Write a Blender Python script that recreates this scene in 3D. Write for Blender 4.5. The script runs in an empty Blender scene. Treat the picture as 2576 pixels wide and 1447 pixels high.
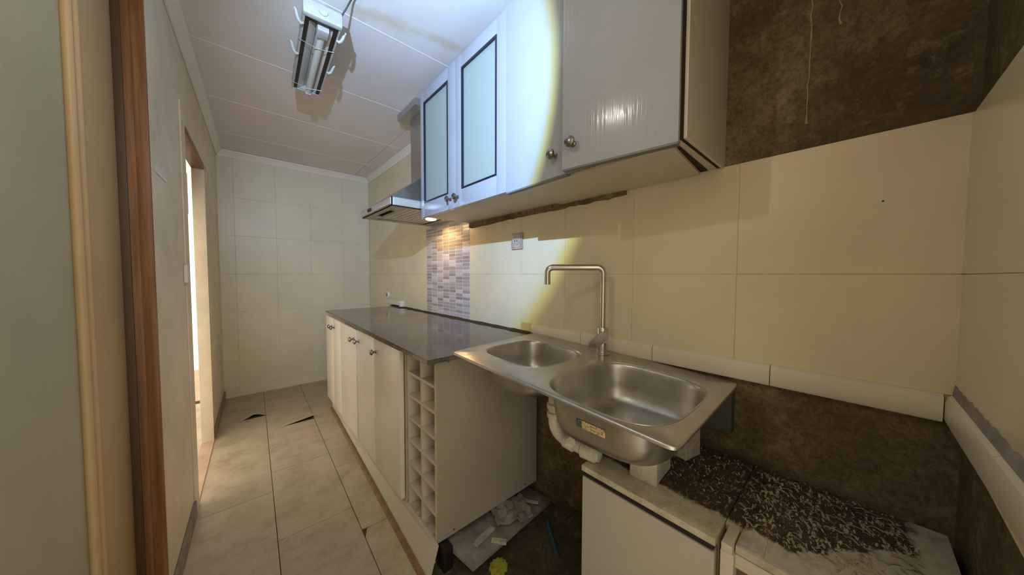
import bpy, bmesh, math, random
from mathutils import Vector, Matrix, Euler
random.seed(7)
S = bpy.context.scene
COL = S.collection
R = math.radians
# ------------------------------------------------------------------ camera
cam_d = bpy.data.cameras.new('camera'); cam = bpy.data.objects.new('camera', cam_d); COL.objects.link(cam)
cam_d.sensor_width = 36.0; cam_d.lens = 767.0/2576.0*36.0; cam_d.clip_start = 0.01
right = Vector((0.74712574, -0.66467487, 0.00323354))
up = Vector((0.02467905, 0.03260118, 0.9991637))
back = -Vector((0.66422442, 0.74642112, -0.04076073))
cam.matrix_world = Matrix(((right.x, up.x, back.x, 0), (right.y, up.y, back.y, 0), (right.z, up.z, back.z, 1.139), (0, 0, 0, 1)))
S.camera = cam
# ------------------------------------------------------------------ world, lights, exposure
w = bpy.data.worlds.new('world'); S.world = w; w.use_nodes = True
w.node_tree.nodes['Background'].inputs[0].default_value = (1.0, 0.87, 0.66, 1)
w.node_tree.nodes['Background'].inputs[1].default_value = 2.5
S.view_settings.view_transform = 'Standard'; S.view_settings.look = 'None'
S.view_settings.gamma = 1.0; S.view_settings.use_curve_mapping = False
S.view_settings.exposure = -0.32
TORCH = Vector((0.0, 0.58, 1.80)); AXIS = Vector((0.637, 0.770, 0.027))
def light(name, kind, loc, energy, color, **kw):
    d = bpy.data.lights.new(name, kind); d.energy = energy; d.color = color
    for k, v in kw.items(): setattr(d, k, v)
    o = bpy.data.objects.new(name, d); o.location = loc; COL.objects.link(o); return o
def aim(o, d): o.rotation_euler = Vector(d).to_track_quat('-Z', 'Y').to_euler()
o = light('torch_beam', 'SPOT', TORCH, 130, (1, 1, 1), spot_size=R(94), spot_blend=0.02, shadow_soft_size=0.006); aim(o, AXIS)
# the torch lens throws a hard-edged cool disc with a yellow chromatic fringe
o.data.use_nodes = True; lt = o.data.node_tree; em = lt.nodes['Emission']
tc = lt.nodes.new('ShaderNodeTexCoord'); sp = lt.nodes.new('ShaderNodeSeparateXYZ'); ab = lt.nodes.new('ShaderNodeMath'); ab.operation = 'ABSOLUTE'
ac = lt.nodes.new('ShaderNodeMath'); ac.operation = 'ARCCOSINE'; mr = lt.nodes.new('ShaderNodeMapRange'); cr = lt.nodes.new('ShaderNodeValToRGB')
mr.inputs[1].default_value = R(34); mr.inputs[2].default_value = R(46)
lt.links.new(tc.outputs['Normal'], sp.inputs[0]); lt.links.new(sp.outputs[2], ab.inputs[0]); lt.links.new(ab.outputs[0], ac.inputs[0])
lt.links.new(ac.outputs[0], mr.inputs[0]); lt.links.new(mr.outputs[0], cr.inputs[0]); lt.links.new(cr.outputs[0], em.inputs[0])
els = cr.color_ramp.elements
for p_, c_ in ((0.0, (.38, .61, 1.0)), (.35, (.375, .60, .98)), (.58, (.36, .57, .80)), (.76, (.30, .38, .17)), (.88, (.13, .15, .04)), (.98, (0, 0, 0))):
    e_ = els.new(p_) if p_ not in (0.0,) else els[0]
    e_.color = (*c_, 1)
els[len(els)-1].color = (0, 0, 0, 1)
# the disc is hard-edged on one side only: its other side fades out softly
cr2 = lt.nodes.new('ShaderNodeValToRGB'); mr2 = lt.nodes.new('ShaderNodeMapRange'); mr3 = lt.nodes.new('ShaderNodeMapRange'); mx = lt.nodes.new('ShaderNodeMix'); mx.data_type = 'RGBA'
mr2.inputs[1].default_value = R(14); mr2.inputs[2].default_value = R(46); mr3.inputs[1].default_value = -.15; mr3.inputs[2].default_value = .30
for e_, (p_, c_) in zip(list(cr2.color_ramp.elements), ((0.0, (.40, .62, 1.0)), (1.0, (0, 0, 0)))): e_.position = p_; e_.color = (*c_, 1)
e_ = cr2.color_ramp.elements.new(.6); e_.color = (.33, .48, .68, 1)
lt.links.new(ac.outputs[0], mr2.inputs[0]); lt.links.new(mr2.outputs[0], cr2.inputs[0]); lt.links.new(sp.outputs[0], mr3.inputs[0])
lt.links.new(mr3.outputs[0], mx.inputs[0]); lt.links.new(cr2.outputs[0], mx.inputs[6]); lt.links.new(cr.outputs[0], mx.inputs[7]); lt.links.new(mx.outputs[2], em.inputs[0])
light('torch_spill', 'POINT', TORCH, 4.3, (1.0, 0.97, 0.90), shadow_soft_size=0.010)

# ------------------------------------------------------------------ materials
def new_mat(name):
    m = bpy.data.materials.new(name); m.use_nodes = True
    return m, m.node_tree, m.node_tree.nodes['Principled BSDF']
def N(nt, t, **kw):
    n = nt.nodes.new(t)
    for k, v in kw.items():
        if k in n.inputs: n.inputs[k].default_value = v
        else: setattr(n, k, v)
    return n
def coords(nt, scale=(1, 1, 1)):
    g = N(nt, 'ShaderNodeNewGeometry'); mp = N(nt, 'ShaderNodeMapping')
    mp.inputs['Scale'].default_value = scale
    nt.links.new(g.outputs['Position'], mp.inputs['Vector']); return mp.outputs[0]
def noise(nt, scale, detail=4, rough=.6, vec=None, stretch=(1, 1, 1)):
    n = N(nt, 'ShaderNodeTexNoise', Scale=scale, Detail=detail, Roughness=rough)
    nt.links.new(vec if vec else coords(nt, stretch), n.inputs['Vector']); return n.outputs['Fac']
def ramp(nt, fac, stops, interp='LINEAR'):
    r = N(nt, 'ShaderNodeValToRGB'); nt.links.new(fac, r.inputs[0])
    e = r.color_ramp.elements; r.color_ramp.interpolation = interp
    while len(e) < len(stops): e.new(0.5)
    for x, (p, c) in zip(e, stops):
        x.position = p; x.color = (c, c, c, 1) if isinstance(c, (int, float)) else (*c, 1)
    return r.outputs[0]
def mix(nt, fac, a, b, blend='MIX'):
    m = N(nt, 'ShaderNodeMix', data_type='RGBA', blend_type=blend)
    for i, v in ((0, fac), (6, a), (7, b)):
        if isinstance(v, (int, float)): m.inputs[i].default_value = v
        elif isinstance(v, tuple): m.inputs[i].default_value = (*v, 1)
        else: nt.links.new(v, m.inputs[i])
    return m.outputs[2]
def math_n(nt, op, a, b=0.0, c=None):
    m = N(nt, 'ShaderNodeMath', operation=op)
    for i, v in enumerate((a, b, c)):
        if v is None: continue
        if isinstance(v, (int, float)): m.inputs[i].default_value = v
        else: nt.links.new(v, m.inputs[i])
    return m.outputs[0]
def bump(nt, bs, fac, strength, dist=0.01):
    b = N(nt, 'ShaderNodeBump', Strength=strength, Distance=dist)
    nt.links.new(fac, b.inputs['Height']); nt.links.new(b.outputs[0], bs.inputs['Normal'])
def plain(name, col, rough=.5, metal=0.0, var=.08, vscale=9, bmp=0.0, bscale=60, spec=.5, stretch=(1, 1, 1)):
    m, nt, bs = new_mat(name)
    d = tuple(c*(1-var*2.2) for c in col)
    nt.links.new(ramp(nt, noise(nt, vscale, 5, .65, None, stretch), [(.3, d), (.62, col)]), bs.inputs['Base Color'])
    bs.inputs['Roughness'].default_value = rough; bs.inputs['Metallic'].default_value = metal
    bs.inputs['Specular IOR Level'].default_value = spec
    if bmp: bump(nt, bs, noise(nt, bscale, 4, .6, None, stretch), bmp)
    return m
def tile_mat(name, col, rough=.28, var=.10):
    m, nt, bs = new_mat(name)
    oi = N(nt, 'ShaderNodeObjectInfo')
    a = ramp(nt, oi.outputs['Random'], [(0, tuple(c*.96 for c in col)), (1, col)])
    n1 = ramp(nt, noise(nt, 3.5, 4, .6), [(.3, 1-var), (.65, 1.0)])
    st = ramp(nt, noise(nt, 6, 6, .7, None, (7, 7, .35)), [(.22, .80), (.36, 1.0)])
    c = mix(nt, 1.0, mix(nt, 1.0, a, n1, 'MULTIPLY'), mix(nt, 0.35, (1.0, 1.0, 1.0), st, 'MIX'), 'MULTIPLY')
    nt.links.new(c, bs.inputs['Base Color']); bs.inputs['Roughness'].default_value = rough
    bump(nt, bs, noise(nt, 14, 2, .5), .03, .02)
    return m
M = {}
M['tile_cream'] = tile_mat('tile_cream', (.75, .665, .465))
M['tile_back'] = tile_mat('tile_back', (.80, .755, .60), .36)
M['tile_trim'] = tile_mat('tile_trim', (.74, .68, .56), .3, .12)
M['grout'] = plain('grout', (.62, .50, .30), .9, bmp=.3)
M['grout_white'] = plain('grout_white', (.80, .74, .72), .8)
def mortar(name, cols, green=.0):
    m, nt, bs = new_mat(name)
    big = noise(nt, 3.0, 6, .7); fine = noise(nt, 75, 8, .8); mid = noise(nt, 16, 8, .75)
    c = ramp(nt, big, [(.30, cols[0]), (.50, cols[1]), (.68, cols[2])])
    c = mix(nt, ramp(nt, fine, [(.40, 0.0), (.62, .75)]), c, cols[0], 'MIX')
    c = mix(nt, ramp(nt, mid, [(.52, 0.0), (.70, .55)]), c, cols[3], 'MIX')
    nt.links.new(c, bs.inputs['Base Color']); bs.inputs['Roughness'].default_value = .95
    bs.inputs['Specular IOR Level'].default_value = .15
    bump(nt, bs, mix(nt, .5, fine, mid), .9, .012)
    return m
M['mortar'] = mortar('mortar', [(.10, .074, .040), (.25, .19, .105), (.42, .33, .19), (.58, .48, .30)])
M['mortar_green'] = mortar('mortar_green', [(.12, .095, .045), (.22, .18, .09), (.34, .28, .15), (.44, .38, .22)])
M['rough_floor'] = mortar('rough_floor', [(.06, .045, .028), (.13, .10, .06), (.19, .15, .095), (.25, .20, .13)])
M['plaster'] = plain('plaster', (.74, .69, .56), .6, var=.10, vscale=4, bmp=.08, bscale=90)
M['wall_paint'] = plain('wall_paint', (.80, .70, .54), .45, var=.10, vscale=3, bmp=.05, bscale=40)
# ceiling panels with a brownish leak stain that has its own shape
m, nt, bs = new_mat('ceiling_panel'); M['ceiling_panel'] = m
g = N(nt, 'ShaderNodeNewGeometry'); sx = N(nt, 'ShaderNodeSeparateXYZ'); nt.links.new(g.outputs['Position'], sx.inputs[0])
line = math_n(nt, 'ADD', math_n(nt, 'MULTIPLY', sx.outputs[1], 1.0), math_n(nt, 'MULTIPLY', sx.outputs[0], .22))
dd = math_n(nt, 'ABSOLUTE', math_n(nt, 'SUBTRACT', line, 1.50))
dd = math_n(nt, 'ADD', dd, math_n(nt, 'MULTIPLY', noise(nt, 9, 6, .7), .16))
xm = math_n(nt, 'MULTIPLY', ramp(nt, dd, [(.085, 1.0), (.13, 0.0)]), ramp(nt, sx.outputs[0], [(.33, 0.0), (.40, 1.0)]))
c0 = ramp(nt, noise(nt, 2.2, 4, .6), [(.3, (.70, .67, .65)), (.65, (.76, .74, .74))])
nt.links.new(mix(nt, math_n(nt, 'MULTIPLY', xm, .55), c0, (.56, .46, .26)), bs.inputs['Base Color']); bs.inputs['Roughness'].default_value = .5
M['ceiling_strip'] = plain('ceiling_strip', (.86, .84, .80), .4, var=.02)
M['crown'] = plain('crown', (.84, .82, .74), .45, var=.03)
# floor planks
m, nt, bs = new_mat('floor_plank'); M['floor_plank'] = m
oi = N(nt, 'ShaderNodeObjectInfo')
c = ramp(nt, noise(nt, 7, 7, .7), [(.28, (.36, .285, .19)), (.5, (.52, .435, .315)), (.72, (.60, .52, .40))])
c = mix(nt, ramp(nt, noise(nt, 45, 5, .7), [(.5, 0.0), (.72, .35)]), c, (.30, .23, .15))
c = mix(nt, 1.0, c, ramp(nt, oi.outputs['Random'], [(0, .90), (1, 1.0)]), 'MULTIPLY')
nt.links.new(c, bs.inputs['Base Color']); bs.inputs['Roughness'].default_value = .42
bump(nt, bs, noise(nt, 40, 4, .6), .06)
# white laminate / painted doors
M['laminate'] = plain('laminate', (.62, .565, .46), .5, var=.05, vscale=5)
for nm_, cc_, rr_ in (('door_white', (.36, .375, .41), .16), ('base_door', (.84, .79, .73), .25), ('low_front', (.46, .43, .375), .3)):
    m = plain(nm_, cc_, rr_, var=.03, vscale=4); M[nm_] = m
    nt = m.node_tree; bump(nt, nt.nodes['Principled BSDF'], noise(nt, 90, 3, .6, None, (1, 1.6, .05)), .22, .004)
M['rack_panel_shaded'] = plain('rack_panel_shaded', (.41, .375, .31), .45, var=.05, vscale=5)  # laminate darkened: the weaker light on this side is put into its colour
M['raw_edge'] = plain('raw_edge', (.72, .56, .32), .8, var=.15, vscale=40)
M['dirty_white'] = plain('dirty_white', (.62, .58, .48), .6, var=.28, vscale=25, bmp=.1)
M['black'] = plain('black', (.012, .011, .010), .5)
M['gap'] = plain('gap', (.03, .018, .010), .9)
M['gasket'] = plain('gasket', (.012, .014, .022), .35)
M['door_edge_shade'] = plain('door_edge_shade', (.16, .17, .16), .5)  # shade under the white doors, put into the colour
m, nt, bs = new_mat('frosted_glass'); M['frosted_glass'] = m
bs.inputs['Base Color'].default_value = (.46, .53, .48, 1); bs.inputs['Roughness'].default_value = .34
bs.inputs['Transmission Weight'].default_value = .35; bs.inputs['IOR'].default_value = 1.45
def steel(name, col, rough, stretch, var=.12, brown=0.0):
    m, nt, bs = new_mat(name)
    c = ramp(nt, noise(nt, 10, 6, .7), [(.3, tuple(x*(1-var*2) for x in col)), (.65, col)])
    if brown: c = mix(nt, math_n(nt, 'MULTIPLY', ramp(nt, noise(nt, 14, 6, .7), [(.35, 0.0), (.65, 1.0)]), brown), c, (.42, .27, .16))
    nt.links.new(c, bs.inputs['Base Color']); bs.inputs['Metallic'].default_value = .92
    nt.links.new(ramp(nt, noise(nt, 25, 5, .7), [(.3, rough*.8), (.7, rough*1.3)]), bs.inputs['Roughness'])
    bump(nt, bs, noise(nt, 120, 2, .5, None, stretch), .05, .003)
    return m
M['steel'] = steel('steel', (.62, .605, .58), .34, (1, .04, 1), .12, .10)
M['bowl_steel'] = steel('bowl_steel', (.57, .555, .515), .34, (1, 1, 1), .14, .08)
M['hood_steel'] = steel('hood_steel', (.50, .50, .50), .36, (1, .05, 1), .05)
M['hood_light'] = plain('hood_light', (.62, .60, .56), .35, .6, var=.03)
M['chrome'] = steel('chrome', (.60, .56, .52), .22, (1, 1, 1), .08)
M['knob'] = steel('knob', (.30, .28, .26), .28, (1, 1, 1), .25)
# worktop: polished dark stone with fine speckle and dust
m, nt, bs = new_mat('worktop_stone'); M['worktop_stone'] = m
sp = noise(nt, 260, 3, .8)
c = ramp(nt, sp, [(.38, (.044, .034, .034)), (.55, (.125, .102, .098)), (.70, (.30, .25, .235))])
du = ramp(nt, noise(nt, 5, 6, .7), [(.42, 0.0), (.75, .45)])
nt.links.new(mix(nt, du, c, (.24, .20, .165)), bs.inputs['Base Color'])
nt.links.new(ramp(nt, noise(nt, 7, 5, .7), [(.3, .05), (.75, .20)]), bs.inputs['Roughness'])
# pine wood
m, nt, bs = new_mat('pine'); M['pine'] = m
c = ramp(nt, noise(nt, 22, 6, .65, None, (3, 3, .10)), [(.25, (.09, .036, .013)), (.5, (.22, .095, .034)), (.75, (.36, .18, .07))])
nt.links.new(c, bs.inputs['Base Color']); bs.inputs['Roughness'].default_value = .45
M['pine_shaded'] = plain('pine_shaded', (.085, .042, .016), .5, var=.1)  # pine darkened to paint the shadow beside the door leaf
M['door_beige'] = plain('door_beige', (.53, .37, .19), .45, var=.06, vscale=3, bmp=.05)
M['door_panel'] = plain('door_panel', (.44, .41, .28), .5, var=.05, vscale=3, bmp=.05)
M['brown_trim'] = plain('brown_trim', (.30, .17, .09), .6, var=.2, vscale=20)
M['skirting_grey'] = plain('skirting_grey', (.28, .24, .19), .5, var=.2, vscale=15)
M['plastic_white'] = plain('plastic_white', (.80, .79, .74), .4, var=.05)
M['pvc'] = plain('pvc', (.62, .59, .50), .4, var=.15, vscale=30)
M['lamp_white'] = plain('lamp_white', (.45, .455, .435), .4, var=.08, vscale=30)
M['reflector'] = plain('reflector', (.62, .60, .58), .35, .3, var=.05)
M['tube'] = plain('tube', (.66, .68, .64), .25, var=.02)
M['pipe_dark'] = plain('pipe_dark', (.035, .04, .04), .5)
M['slate'] = plain('slate', (.10, .105, .11), .7, var=.15)
M['board_grey'] = plain('board_grey', (.32, .30, .27), .8, var=.2, vscale=18, bmp=.2)
M['brick_white'] = plain('brick_white', (.60, .55, .48), .9, var=.15, vscale=30, bmp=.5, bscale=120)
M['sponge'] = plain('sponge', (.46, .46, .06), .9, var=.2, vscale=60, bmp=.4)
M['hose_blue'] = plain('hose_blue', (.04, .12, .17), .4)
M['socket_silver'] = plain('socket_silver', (.48, .47, .46), .35, .5, var=.04)
M['brown_panel'] = plain('brown_panel', (.20, .13, .085), .6, var=.1)
M['terrace'] = plain('terrace', (.62, .42, .30), .7, var=.1)
M['drip'] = plain('drip', (.42, .36, .24), .9, var=.15)
M['chip_gap'] = plain('chip_gap', (.10, .075, .05), .9)
for i, cc in enumerate([(.30, .27, .28), (.42, .39, .40), (.52, .49, .52), (.62, .59, .62), (.36, .33, .34)]):
    M['mosaic%d' % i] = plain('mosaic_tone_%d' % i, cc, .25, var=.04, vscale=50)
m, nt, bs = new_mat('lamp_glow'); M['lamp_glow'] = m
bs.inputs['Emission Color'].default_value = (1, .72, .38, 1); bs.inputs['Emission Strength'].default_value = 14
# decayed board top: pale laminate border, dark rotten centre with pale fibres
m, nt, bs = new_mat('rotten_board'); M['rotten_board'] = m
g = N(nt, 'ShaderNodeNewGeometry'); sx = N(nt, 'ShaderNodeSeparateXYZ'); nt.links.new(g.outputs['Position'], sx.inputs[0])
nz = math_n(nt, 'MULTIPLY', math_n(nt, 'SUBTRACT', noise(nt, 26, 6, .75), .5), .07)
fx = math_n(nt, 'ADD', sx.outputs[0], nz); fy = math_n(nt, 'ADD', sx.outputs[1], nz)
edge = math_n(nt, 'ADD', .788, math_n(nt, 'MULTIPLY', math_n(nt, 'MAXIMUM', math_n(nt, 'SUBTRACT', .065, fy), 0.0), 1.1))
msk = math_n(nt, 'MULTIPLY', ramp(nt, math_n(nt, 'SUBTRACT', fx, edge), [(.0, 0.0), (.012, 1.0)]), ramp(nt, math_n(nt, 'ADD', fy, .106), [(.0, 0.0), (.015, 1.0)]))
pale = ramp(nt, noise(nt, 30, 6, .7), [(.3, (.34, .30, .19)), (.5, (.52, .48, .36)), (.7, (.60, .57, .46))])
dark = ramp(nt, noise(nt, 22, 6, .7), [(.3, (.022, .014, .008)), (.6, (.075, .048, .025)), (.75, (.13, .09, .05))])
fib = ramp(nt, noise(nt, 70, 4, .75, None, (.55, 1.6, 1)), [(.555, 0.0), (.60, 1.0)])
fibm = math_n(nt, 'MULTIPLY', fib, ramp(nt, sx.outputs[1], [(.05, 1.0), (.30, .25)]))
nt.links.new(mix(nt, msk, pale, mix(nt, fibm, dark, (.52, .46, .32))), bs.inputs['Base Color'])
bs.inputs['Roughness'].default_value = .85
bump(nt, bs, noise(nt, 60, 6, .75), .5, .006)
# worn maker's sticker: illegible faded marks
m, nt, bs = new_mat('sticker'); M['sticker'] = m
uv = N(nt, 'ShaderNodeUVMap'); su = N(nt, 'ShaderNodeSeparateXYZ'); nt.links.new(uv.outputs[0], su.inputs[0])
mp = N(nt, 'ShaderNodeMapping'); mp.inputs['Scale'].default_value = (16, 5, 1); nt.links.new(uv.outputs[0], mp.inputs[0])
marks = ramp(nt, noise(nt, 1.0, 3, .6, mp.outputs[0]), [(.50, 0.0), (.56, 1.0)])
base = mix(nt, math_n(nt, 'MULTIPLY', marks, .75), (.62, .50, .26), (.14, .09, .04))
blue = ramp(nt, su.outputs[0], [(.20, 1.0), (.215, 0.0)])
nt.links.new(mix(nt, blue, base, mix(nt, marks, (.05, .055, .08), (.20, .18, .17))), bs.inputs['Base Color'])

# ------------------------------------------------------------------ geometry helpers
def wpos(o): return o.location if o else Vector((0, 0, 0))
def finish(name, bm, mat, parent=None, smooth=None, label=None, world_parent=None):
    """link a bmesh built in world coordinates as one object, origin at its centre"""
    vs = [v.co for v in bm.verts]
    c = Vector([(min(v[i] for v in vs)+max(v[i] for v in vs))/2 for i in range(3)])
    bmesh.ops.translate(bm, verts=bm.verts, vec=-c)
    bmesh.ops.recalc_face_normals(bm, faces=bm.faces)
    me = bpy.data.meshes.new(name); bm.to_mesh(me); bm.free()
    for m in (mat if isinstance(mat, (list, tuple)) else [mat]): me.materials.append(M[m])
    if smooth is not None:
        for p in me.polygons: p.use_smooth = True
        me.set_sharp_from_angle(angle=R(smooth))
    o = bpy.data.objects.new(name, me); COL.objects.link(o)
    if parent:
        o.parent = parent
        off = Vector((0, 0, 0)); p = parent
        while p: off = off+p.location; p = p.parent
        o.location = c-off
    else: o.location = c
    if label: o['label'] = label
    return o
def thing(name, label, cat, loc, group=None):
    e = bpy.data.objects.new(name, None); e.empty_display_size = .05; COL.objects.link(e); e.location = loc
    e['label'] = label; e['category'] = cat
    if group: e['group'] = group
    return e
def tag(o, label, cat, group=None):
    o['label'] = label; o['category'] = cat
    if group: o['group'] = group
    return o
def struct(o): o['kind'] = 'structure'; return o
def bx(bm, x0, x1, y0, y1, z0, z1, bev=0, seg=2, mi=0):
    r = bmesh.ops.create_cube(bm, size=1.0)
    vs = r['verts']
    for v in vs:
        v.co = Vector((x0+(v.co.x+.5)*(x1-x0), y0+(v.co.y+.5)*(y1-y0), z0+(v.co.z+.5)*(z1-z0)))
    fs = {f for v in vs for f in v.link_faces}
    for f in fs: f.material_index = mi
    if bev:
        es = list({e for v in vs for e in v.link_edges})
        bmesh.ops.bevel(bm, geom=es, offset=bev, segments=seg, affect='EDGES', profile=.6)
    return bm
def box(name, x0, x1, y0, y1, z0, z1, mat, parent=None, bev=0, label=None, seg=2):
    return finish(name, bx(bmesh.new(), x0, x1, y0, y1, z0, z1, bev, seg), mat, parent, 40 if bev else None, label)
def tube(bm, pts, r, n=12, cap=True):
    pts = [Vector(p) for p in pts]; rings = []; prev = None
    rs = r if isinstance(r, (list, tuple)) else [r]*len(pts)
    for i, p in enumerate(pts):
        t = (pts[min(i+1, len(pts)-1)]-pts[max(i-1, 0)]).normalized()
        if prev is None:
            a = Vector((0, 0, 1)) if abs(t.z) < .9 else Vector((1, 0, 0)); u = t.cross(a).normalized()
        else: u = (prev-t*prev.dot(t)).normalized()
        prev = u; v = t.cross(u)
        rings.append([bm.verts.new(p+rs[i]*(math.cos(k*2*math.pi/n)*u+math.sin(k*2*math.pi/n)*v)) for k in range(n)])
    for a, b in zip(rings, rings[1:]):
        for k in range(n): bm.faces.new((a[k], a[(k+1) % n], b[(k+1) % n], b[k]))
    if cap: bm.faces.new(rings[0][::-1]); bm.faces.new(rings[-1])
    return bm
def round_path(pts, rad, n=6):
    pts = [Vector(p) for p in pts]; out = [pts[0]]
    for a, b, c in zip(pts, pts[1:], pts[2:]):
        p0 = b+(a-b).normalized()*rad; p2 = b+(c-b).normalized()*rad
        for i in range(n+1):
            t = i/n; out.append((1-t)**2*p0+2*t*(1-t)*b+t*t*p2)
    out.append(pts[-1]); return out
def prism(bm, poly, z0, z1):
    lo = [bm.verts.new((x, y, z0)) for x, y in poly]; hi = [bm.verts.new((x, y, z1)) for x, y in poly]
    n = len(poly); bm.faces.new(lo[::-1]); bm.faces.new(hi)
    for i in range(n): bm.faces.new((lo[i], lo[(i+1) % n], hi[(i+1) % n], hi[i]))
    return bm
def hexa(bm, lo, hi):
    """eight-cornered solid: lo and hi are two quads of points"""
    a = [bm.verts.new(p) for p in lo]; b = [bm.verts.new(p) for p in hi]; n = len(a)
    bm.faces.new(a[::-1]); bm.faces.new(b)
    for i in range(n): bm.faces.new((a[i], a[(i+1) % n], b[(i+1) % n], b[i]))
    return bm
def xf(bm, mat): bmesh.ops.transform(bm, matrix=mat, verts=bm.verts); return bm
def about(p, rot): return Matrix.Translation(p) @ rot @ Matrix.Translation(-Vector(p))
def lathe(bm, prof, base, axis, n=16):
    """prof: (distance along axis, radius)"""
    ax = Vector(axis).normalized(); a = Vector((0, 0, 1)) if abs(ax.z) < .9 else Vector((1, 0, 0))
    u = ax.cross(a).normalized(); v = ax.cross(u); base = Vector(base); rings = []
    for d, r in prof:
        rings.append([bm.verts.new(base+ax*d+max(r, 1e-4)*(math.cos(k*2*math.pi/n)*u+math.sin(k*2*math.pi/n)*v)) for k in range(n)])
    for p, q in zip(rings, rings[1:]):
        for k in range(n): bm.faces.new((p[k], p[(k+1) % n], q[(k+1) % n], q[k]))
    bm.faces.new(rings[0][::-1]); bm.faces.new(rings[-1]); return bm
def knob(name, base, parent, axis=(-1, 0, 0), s=1.0):
    return finish(name, lathe(bmesh.new(), [(0, .009*s), (.003*s, .008*s), (.005*s, .005*s), (.014*s, .005*s), (.017*s, .012*s), (.022*s, .0155*s), (.027*s, .0145*s), (.031*s, .009*s), (.032*s, .003*s)], base, axis, 18), 'knob', parent, 35, 'dark metal knob')

ZC = 2.24; XW = 1.13; YB = 3.773; YF = -.15
def XL(y): return -.19+.03*(y-2.0)
def shear_left(bm):
    for v in bm.verts: v.co.x += .03*(v.co.y-2.0)
    return bm
# ------------------------------------------------------------------ floor
bm = bmesh.new(); bx(bm, -.6, 1.3, -.32, 3.9, -.06, -.004); floor = struct(finish('floor', bm, 'rough_floor'))
g = .0013
def plank(x0, x1, y0, y1, bend=None):
    bm = bmesh.new()
    xs = [x0+g, x1-g]; ys = [y0+g, (y0+y1)/2, y1-g]
    if bend:
        nx, ny = 8, 12
        vs = {}
        for i in range(nx+1):
            for j in range(ny+1):
                x = x0+g+(x1-x0-2*g)*i/nx; y = y0+g+(y1-y0-2*g)*j/ny
                for k in (0, 1): vs[i, j, k] = bm.verts.new((x, y, -.004+.004*k+bend(i/nx, j/ny)))
        for i in range(nx):
            for j in range(ny):
                bm.faces.new([vs[i, j, 1], vs[i+1, j, 1], vs[i+1, j+1, 1], vs[i, j+1, 1]])
                bm.faces.new([vs[i, j, 0], vs[i, j+1, 0], vs[i+1, j+1, 0], vs[i+1, j, 0]])
        for i in range(nx):
            for j in (0, ny): bm.faces.new([vs[i, j, 0], vs[i+1, j, 0], vs[i+1, j, 1], vs[i, j, 1]])
        for j in range(ny):
            for i in (0, nx): bm.faces.new([vs[i, j, 0], vs[i, j+1, 0], vs[i, j+1, 1], vs[i, j, 1]])
    else: bx(bm, x0+g, x1-g, y0+g, y1-g, -.004, 0, .0008, 1)
    for v in bm.verts: v.co.x += .022*(v.co.y-2.0)
    return finish('plank', bm, 'floor_plank', floor, 30)
cols = [(-.52, -.20, [.8, 1.4, 2.0, 2.6, 3.2]), (-.20, .10, [.2, .79, 1.39, 1.99, 2.59, 3.13]), (.10, .39, [.4, 1.0, 1.60, 2.19, 2.81, 3.40]), (.39, .69, [.22, .82, 1.42, 2.0, 2.60, 3.2]), (.69, .99, [1.6, 2.2, 2.8, 3.4])]
for ci, (x0, x1, js) in enumerate(cols):
    ys = ([-.30] if ci < 4 and ci > 0 else [1.07])+[j for j in js if ci > 0 or j > 1.1]+[3.80]
    for a, b in zip(ys, ys[1:]):
        xe = x1
        bend = None
        if ci == 1 and abs(a-3.13) < .01: bend = lambda u, v: .034*max(0, 1-v*6)**1.5*math.exp(-((u-.78)/.16)**2)
        if ci == 2 and abs(a-2.81) < .01: bend = lambda u, v: .030*max(0, 1-v*5)**1.5*max(0, u-.25)/.75
        if ci == 3 and b < 1.2:
            xe = .50+.0
        if ci == 3 and a < 1.2 <= b:
            # this plank has a broken corner and stops where the bare floor starts
            bm = prism(bmesh.new(), [(x0+g+.018, b-g), (x0+g, b-.045), (x0+g, a+g), (.505, a+g), (.505, 1.07), (x1-g, 1.07), (x1-g, b-g), (x0+.05, b-g)], -.004, 0)
            for v in bm.verts: v.co.x += .022*(v.co.y-2.0)
            finish('plank', bm, 'floor_plank', floor); continue
        if ci == 3 and abs(a-1.42) < .01:
            bm = prism(bmesh.new(), [(x0+.045, a+g), (x1-g, a+g), (x1-g, b-g), (x0+g, b-g), (x0+g, a+.012)], -.004, 0)
            for v in bm.verts: v.co.x += .022*(v.co.y-2.0)
            finish('plank', bm, 'floor_plank', floor); continue
        plank(x0, xe, a, b, bend)
# ------------------------------------------------------------------ ceiling
ceil = struct(box('ceiling', -.6, 1.3, -.32, 3.9, ZC+.012, ZC+.08, 'plaster'))
seams = [-.30, .26, .862, 1.468, 2.075, 2.68, 3.285, 3.80]
for a, b in zip(seams, seams[1:]):
    for x0, x1 in ((-.30, .97), (.97, 1.16)):
        box('panel', x0+.002, x1-.002, a+.003, b-.003, ZC, ZC+.0115, 'ceiling_panel', ceil)
for s_ in seams[1:-1]: box('joint_strip', -.30, 1.16, s_-.0028, s_+.0028, ZC-.0012, ZC+.006, 'ceiling_strip', ceil)
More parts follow.
